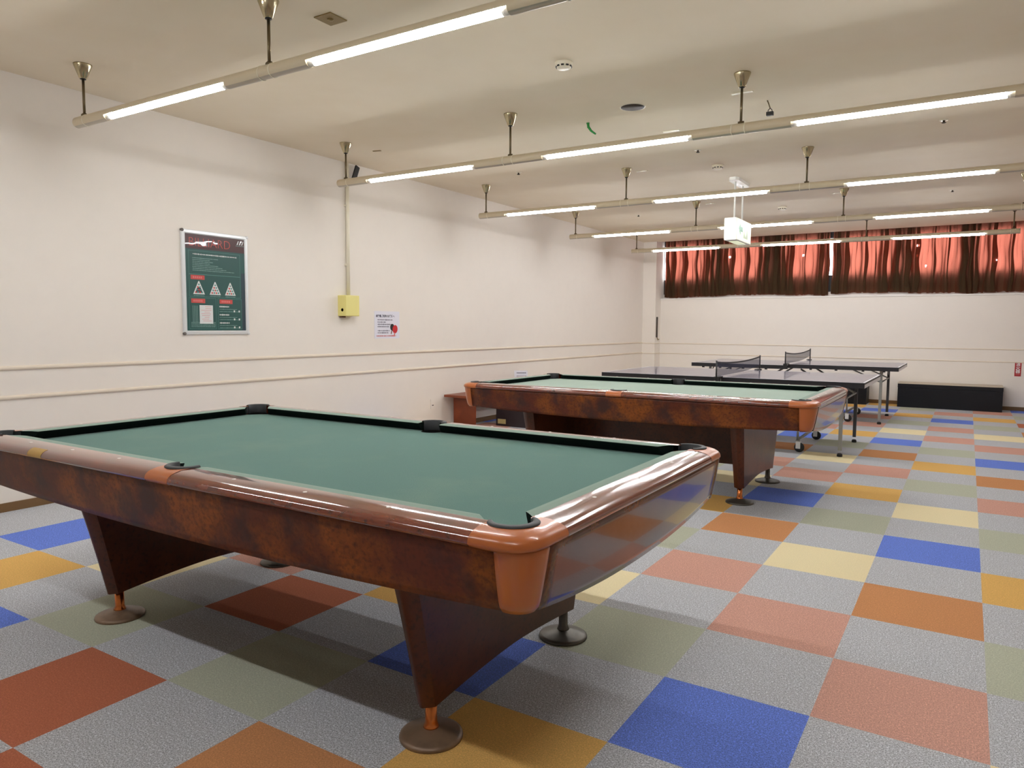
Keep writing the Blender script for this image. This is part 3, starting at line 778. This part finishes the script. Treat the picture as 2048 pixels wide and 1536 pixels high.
# paper notice
NY, NZ, NW, NH = 3.647, 1.285, .41, .30
nt_ = thing('wall_notice', 'white paper notice with red and black bats printed on it, right of the yellow box', 'notice', (XL, NY, NZ-NH/2))
sh = MB()
def L3(x, y, d=0.0): return (.002+d, x, y+NH/2)
def pr3(x0, y0, x1, y1, m, d): sh.quad([L3(x0, y0, d), L3(x1, y0, d), L3(x1, y1, d), L3(x0, y1, d)], m)
sh.box((.001, 0, NH/2), (.002, NW, NH), 'paper_white')
def LM3(x, y, d=.001): return frame((.002+d, x, y+NH/2), (0, 1, 0), (0, 0, 1))
sh.text('卓球場ご利用のお客様へ', .030, 'ink', LM3(-.03, NH/2-.055), bold=.0009, squeeze=.93)
rr = random.Random(9)
def greek3(x0, x1, y, h, m):
    x = x0
    while x < x1:
        w = h*rr.uniform(.4, .95); hh = h*rr.uniform(.45, 1); pr3(x, y-hh/2, min(x+w, x1), y+hh/2, m, .001); x += w+h*.35
for y, xe in ((.055, .09), (.03, -.02), (.005, .10), (-.02, .03), (-.065, .04), (-.088, .02)): greek3(-.155, xe, y, .014, 'ink')
greek3(-.175, .15, -.122, .015, 'ink_red')
def ell(cx_, cy_, a, c, rot, m, d):
    pts = []
    for i in range(24):
        th = 2*PI*i/24; x, y = a*math.cos(th), c*math.sin(th); pts.append(L3(cx_+x*math.cos(rot)-y*math.sin(rot), cy_+x*math.sin(rot)+y*math.cos(rot), d))
    sh.add(pts, [tuple(range(24))], m)
ell(.085, -.028, .036, .040, .4, 'bat_black', .0012); ell(.13, -.048, .042, .047, -.3, 'bat_red', .0016)
sh.quad([L3(.065, -.07, .0014), L3(.083, -.065, .0014), L3(.07, -.105, .0014), L3(.058, -.10, .0014)], 'brown_spot')
sh.quad([L3(.115, -.085, .0018), L3(.135, -.09, .0018), L3(.122, -.13, .0018), L3(.106, -.128, .0018)], 'ink_pink')
sh.build('notice_sheet', nt_, fix=False)

# socket low on the wall
ws = thing('wall_socket', 'white power socket plate low on the left wall before the bench', 'socket', (XL, 4.45, .27))
b = MB(); b.box((.004, 0, .06), (.008, .075, .12), 'wall_paper', bevel=.002); b.build('cover_plate', ws)
b = MB(); b.box((.0085, 0, .045), (.003, .03, .010), 'grille_dark'); b.build('socket_slot', ws)

# ------------------------------------------------------------------ bench, card, dark box by the left wall
be = thing('wood_bench', 'reddish wooden bench with panel legs along the left wall', 'bench', (-5.375, 5.65, 0))
b = MB(); b.box((0, 0, .415), (.40, 2.0, .03), 'wood_bench', bevel=.004); b.build('seat_board', be)
for s in (-1, 1):
    b = MB(); b.box((-.005, s*.83, .2), (.325, .03, .40), 'wood_bench', bevel=.003); b.build('leg_panel', be)
b = MB(); b.box((0, 0, .30), (.025, 1.63, .08), 'wood_bench'); b.build('stretcher', be)
cd = thing('notice_card', 'small white notice card standing on the bench behind the farther pool table', 'card', (-5.40, 6.20, .431), math.radians(-48))
b = MB(); b.box((0, 0, .115), (.004, .19, .23), 'paper_white', M=Matrix.Rotation(math.radians(-9), 4, 'Y')); b.build('card_face', cd)
b = MB()
Mc = frame((.003, 0, .115), (0, 1, 0), (0, 0, 1))
Mr = Matrix.Rotation(math.radians(-9), 4, 'Y')
for y, w in ((.19, .12), (.145, .12)):
    x = -w/2
    while x < w/2: b.add([(.0026, x, y), (.0026, x+.012, y), (.0026, x+.012, y+.014), (.0026, x, y+.014)], [(0, 1, 2, 3)], 'ink', M=Mr); x += .017
b.build('card_print', cd, fix=False)
b = MB(); b.box((-.035, 0, .08), (.003, .12, .17), 'paper_white', M=Matrix.Rotation(math.radians(12), 4, 'Y')); b.build('card_strut', cd)
db = thing('storage_box', 'low dark box with a yellow sticker on the floor under the farther pool table', 'box', (-4.98, 5.45, 0))
b = MB(); b.box((0, 0, .13), (.50, .30, .26), 'dark_box', bevel=.008); b.build('box_body', db)
b = MB(); b.box((0, 0, .27), (.51, .31, .03), 'dark_box', bevel=.006); b.build('box_lid', db)
b = MB(); b.box((-.16, -.152, .06), (.12, .003, .06), 'sticker'); b.build('sticker', db)

# ------------------------------------------------------------------ far wall things
def trunk(name, label, x0, x1, y0, y1, h):
    t = thing(name, label, 'bench box', ((x0+x1)/2, (y0+y1)/2, 0), 0)
    w, d = x1-x0, y1-y0
    b = MB(); b.box((0, 0, (h-.08)/2), (w-.006, d-.006, h-.08), 'trunk_black', bevel=.004); b.build('box_body', t)
    b = MB(); b.box((0, 0, h-.045), (w, d, .066), 'trunk_black', bevel=.004); b.build('box_lid', t)
    b = MB(); b.box((0, 0, h-.006), (w+.004, d+.004, .014), 'trunk_top', bevel=.003); b.build('top_board', t)
    return t
trunk('long_box', 'long low black box with a pale top against the far wall', -1.06, .385, 10.97, 11.40, .395)
b = MB(); b.box((0, 0, .17), (.52, .38, .34), 'trunk_black', bevel=.006)
sb = thing('speaker_box', 'squat black box on the floor behind the farther table tennis table', 'box', (-1.78, 11.2, 0))
b.build('box_body', sb)
b = MB(); b.box((0, 0, .35), (.53, .39, .02), 'trunk_black', bevel=.004); b.build('box_lid', sb)
fs = thing('extinguisher_sign', 'small upright red fire extinguisher sign low on the far wall', 'sign', (.572, YW, .545))
b = MB(); b.box((0, -.002, .112), (.085, .004, .225), 'sign_red'); b.build('sign_plate', fs)
b = MB()
for k, ch in enumerate('消火器'): b.text(ch, .062, 'ink_white', frame((0, -.0046, .182-k*.055), (1, 0, 0), (0, 0, 1)), bold=.0012)
for k in range(2): b.quad([(-.028, -.0046, .022+k*.012), (.028, -.0046, .022+k*.012), (.028, -.0046, .027+k*.012), (-.028, -.0046, .027+k*.012)], 'ink_pink')
b.build('sign_lettering', fs, fix=False)
pl = thing('pull_rod', 'thin dark rod hanging on the corner pillar at the left end of the far wall', 'rod', (-5.339, 11.21, 1.03))
b = MB(); b.box((.012, 0, .25), (.022, .05, .40), 'grille_dark', bevel=.004); b.build('rod_body', pl)
b = MB(); b.tube([(.012, .01, .05), (.02, .05, .0), (.03, .08, .015)], .008, 'brass_plate', n=8); b.build('rod_hook', pl)

# ------------------------------------------------------------------ exit sign
ex = thing('exit_sign', 'white hanging exit sign with a green arrow, below the ceiling mid-room', 'exit sign', (-2.40, 6.0, ZC))
b = MB(); b.box((0, 0, -.57), (.135, .62, .245), 'exit_white', bevel=.006); b.build('sign_case', ex)
b = MB()
Mx = frame((.0685, 0, -.57), (0, 1, 0), (0, 0, 1))
b.box((.0685, 0, -.57), (.004, .60, .225), 'exit_face'); b.box((-.0685, 0, -.57), (.004, .60, .225), 'exit_face')
b.build('lit_face', ex)
b = MB()
def xq(pts, m, d=.0712): b.add([(d, x, -.57+z) for x, z in pts], [tuple(range(len(pts)))], m)
xq([(-.235, .01), (-.15, .085), (-.15, -.065)], 'exit_green')
xq([(-.15, -.018), (-.055, -.018), (-.055, .038), (-.15, .038)], 'exit_green')
xq([(-.03, -.08), (.16, -.08), (.16, .07), (-.03, .07)], 'exit_pale')
xq([(.05, -.05), (.075, -.06), (.10, 0), (.08, .03), (.05, .0)], 'exit_face', .0716)
b.build('sign_symbols', ex, fix=False)
b = MB(); b.box((0, 0, -.696), (.09, .35, .006), 'exit_face'); b.build('lower_lens', ex)
for y in (-.16, .16):
    b = MB(); b.tube([(0, y, -.45), (0, y, -.03)], .0105, 'exit_white', n=12); b.build('suspension_rod', ex)
b = MB(); oct_ = [(-.055, -.22), (-.03, -.27), (.03, -.27), (.055, -.22), (.055, .22), (.03, .27), (-.03, .27), (-.055, .22)]
b.prism(oct_, -.035, 0, 'exit_white'); b.build('ceiling_plate', ex)

# ------------------------------------------------------------------ ceiling fittings
def ceil_thing(name, label, cat, x, y, group=None): return thing(name, label, cat, (x, y, ZC+.002), 0, group)
t = ceil_thing('ceiling_plate', 'square brass coloured plate on the ceiling between the nearest light bar and left wall', 'ceiling plate', -3.135, .456)
b = MB(); b.box((0, 0, -.004), (.125, .125, .008), 'brass_plate', bevel=.002); b.build('plate', t)
b = MB(); b.lathe([(.014, -.013), (.018, -.008)], 'brass_plate', n=16); b.build('centre_stud', t)
def smoke(x, y, label, rot=0):
    t = ceil_thing('smoke_detector', label, 'smoke detector', x, y, 'ceiling smoke detectors')
    b = MB(); b.lathe([(.03, -.045), (.042, -.040), (.055, -.018), (.058, 0)], 'cream_plastic', n=28); b.build('detector_body', t)
    b = MB()
    for k in range(10):
        a = 2*PI*k/10; b.box((.047, 0, -.029), (.008, .018, .009), 'black_plastic', M=Matrix.Rotation(a, 4, 'Z'))
    b.build('vent_slots', t)
smoke(-2.36, 1.694, 'nearest round smoke detector on the ceiling, right of the nearest lit tube')
smoke(-2.376, 5.08, 'round smoke detector on the ceiling just left of the exit sign mount')
smoke(-2.37, 8.1, 'farthest round smoke detector, behind the dark ceiling vent')
t = ceil_thing('ceiling_speaker', 'round dark recessed speaker grille in the ceiling', 'speaker', -2.352, 2.784)
b = MB(); b.lathe([(.088, -.004), (.096, -.004), (.098, 0)], 'cream_plastic', n=40); b.build('trim_ring', t)
b = MB(); b.lathe([(.001, -.0062), (.088, -.0055)], 'grille_dark', n=40); b.build('grille', t)
t = ceil_thing('green_cable', 'short green sleeved cable end dangling from the ceiling', 'cable', -2.832, 3.0)
b = MB(); b.lathe([(.012, -.012), (.014, 0)], 'green_sleeve', n=14); b.build('cable_base', t)
b = MB(); b.tube([(0, 0, -.005), (.004, 0, -.035), (.03, .0, -.07), (.07, 0, -.10)], [.011, .011, .009, .007], 'green_sleeve', n=10); b.build('cable_sleeve', t)
t = ceil_thing('cable_connector', 'black connector dangling on a short cable from the ceiling', 'cable', -1.445, 3.14)
b = MB(); b.tube([(0, 0, 0), (.012, 0, -.03), (.022, 0, -.06)], .0045, 'steel_rod', n=8); b.build('cable', t)
b = MB(); b.tube([(.022, 0, -.06), (.008, 0, -.075), (.008, 0, -.088)], .003, 'black_plastic', n=6); b.tube([(.022, 0, -.06), (.036, 0, -.075), (.036, 0, -.088)], .003, 'black_plastic', n=6)
b.box((.022, 0, -.10), (.05, .03, .028), 'black_plastic', bevel=.004); b.build('connector', t)
def sprinkler(x, y, label):
    t = ceil_thing('sprinkler', label, 'sprinkler', x, y, 'ceiling sprinklers')
    b = MB(); b.lathe([(.03, -.006), (.034, 0)], 'cream_plastic', n=22); b.build('escutcheon', t)
    b = MB(); b.lathe([(.014, -.026), (.018, -.022), (.008, -.018), (.009, -.005)], 'grille_dark', n=16); b.build('head', t)
for x, y, lb in ((-.361, 4.373, 'ceiling sprinkler head below the right end of the second light bar'), (-2.349, 4.347, 'ceiling sprinkler head below the dark joint of the second light bar'),
                 (-4.328, 4.349, 'ceiling sprinkler head near the left wall below the first tube of the second light bar'), (-4.354, 7.798, 'farthest left ceiling sprinkler head, above the fourth light bar'),
                 (-.358, 7.818, 'ceiling sprinkler head at far right between the third and fourth light bars')): sprinkler(x, y, lb)
def strip(x, y, w, label, rot=0):
    t = ceil_thing('blank_cover', label, 'cover strip', x, y, 'ceiling cover strips'); t.rotation_euler = (0, 0, rot)
    b = MB(); b.box((0, 0, -.004), (w, .035, .008), 'cream_plastic', bevel=.002); b.build('cover', t)
strip(-1.553, 2.86, .15, 'beige cover strip on the ceiling behind the third hanger of the second light bar')
strip(-3.15, 4.95, .12, 'beige cover strip on the ceiling right of the third light bar hanger')
strip(-1.563, 7.349, .12, 'beige cover strip on the ceiling left of the fourth light bar right hanger')
strip(-3.139, 7.327, .12, 'faint beige cover strip on the ceiling left of the exit sign rods')
strip(-2.33, 3.58, .14, 'pale cover strip on the ceiling just above the second tube of the second light bar')
t = ceil_thing('ceiling_vent', 'dark rectangular air vent in the ceiling behind the third light bar', 'vent', -2.36, 7.08)
t.location = (-2.36, 6.62, ZC)
b = MB(); b.box((0, 0, -.006), (.52, .22, .012), 'cream_plastic', bevel=.003); b.build('vent_frame', t)
b = MB(); b.box((0, 0, -.013), (.44, .16, .004), 'grille_dark')
for k in range(5): b.box((0, -.06+k*.03, -.017), (.44, .006, .008), 'black_plastic')
b.build('louvres', t)
b = MB(); b.box((0, 0, -.003), (.085, .02, .006), 'brass_plate', bevel=.002)
o = b.build('ceiling_clip'); o.location = (-4.98, 2.83, ZC+.001); o.rotation_euler = (0, 0, .25)
tag(o, 'small dark clip on the ceiling beside the conduit corner', 'clip')

# ------------------------------------------------------------------ world and colour management
w = bpy.data.worlds.new('world'); sc.world = w; w.use_nodes = True
w.node_tree.nodes['Background'].inputs['Color'].default_value = (.6, .7, .9, 1); w.node_tree.nodes['Background'].inputs['Strength'].default_value = .3
sc.view_settings.view_transform = 'Standard'; sc.view_settings.look = 'None'; sc.view_settings.gamma = 1; sc.view_settings.exposure = 0
sc.view_settings.use_curve_mapping = False
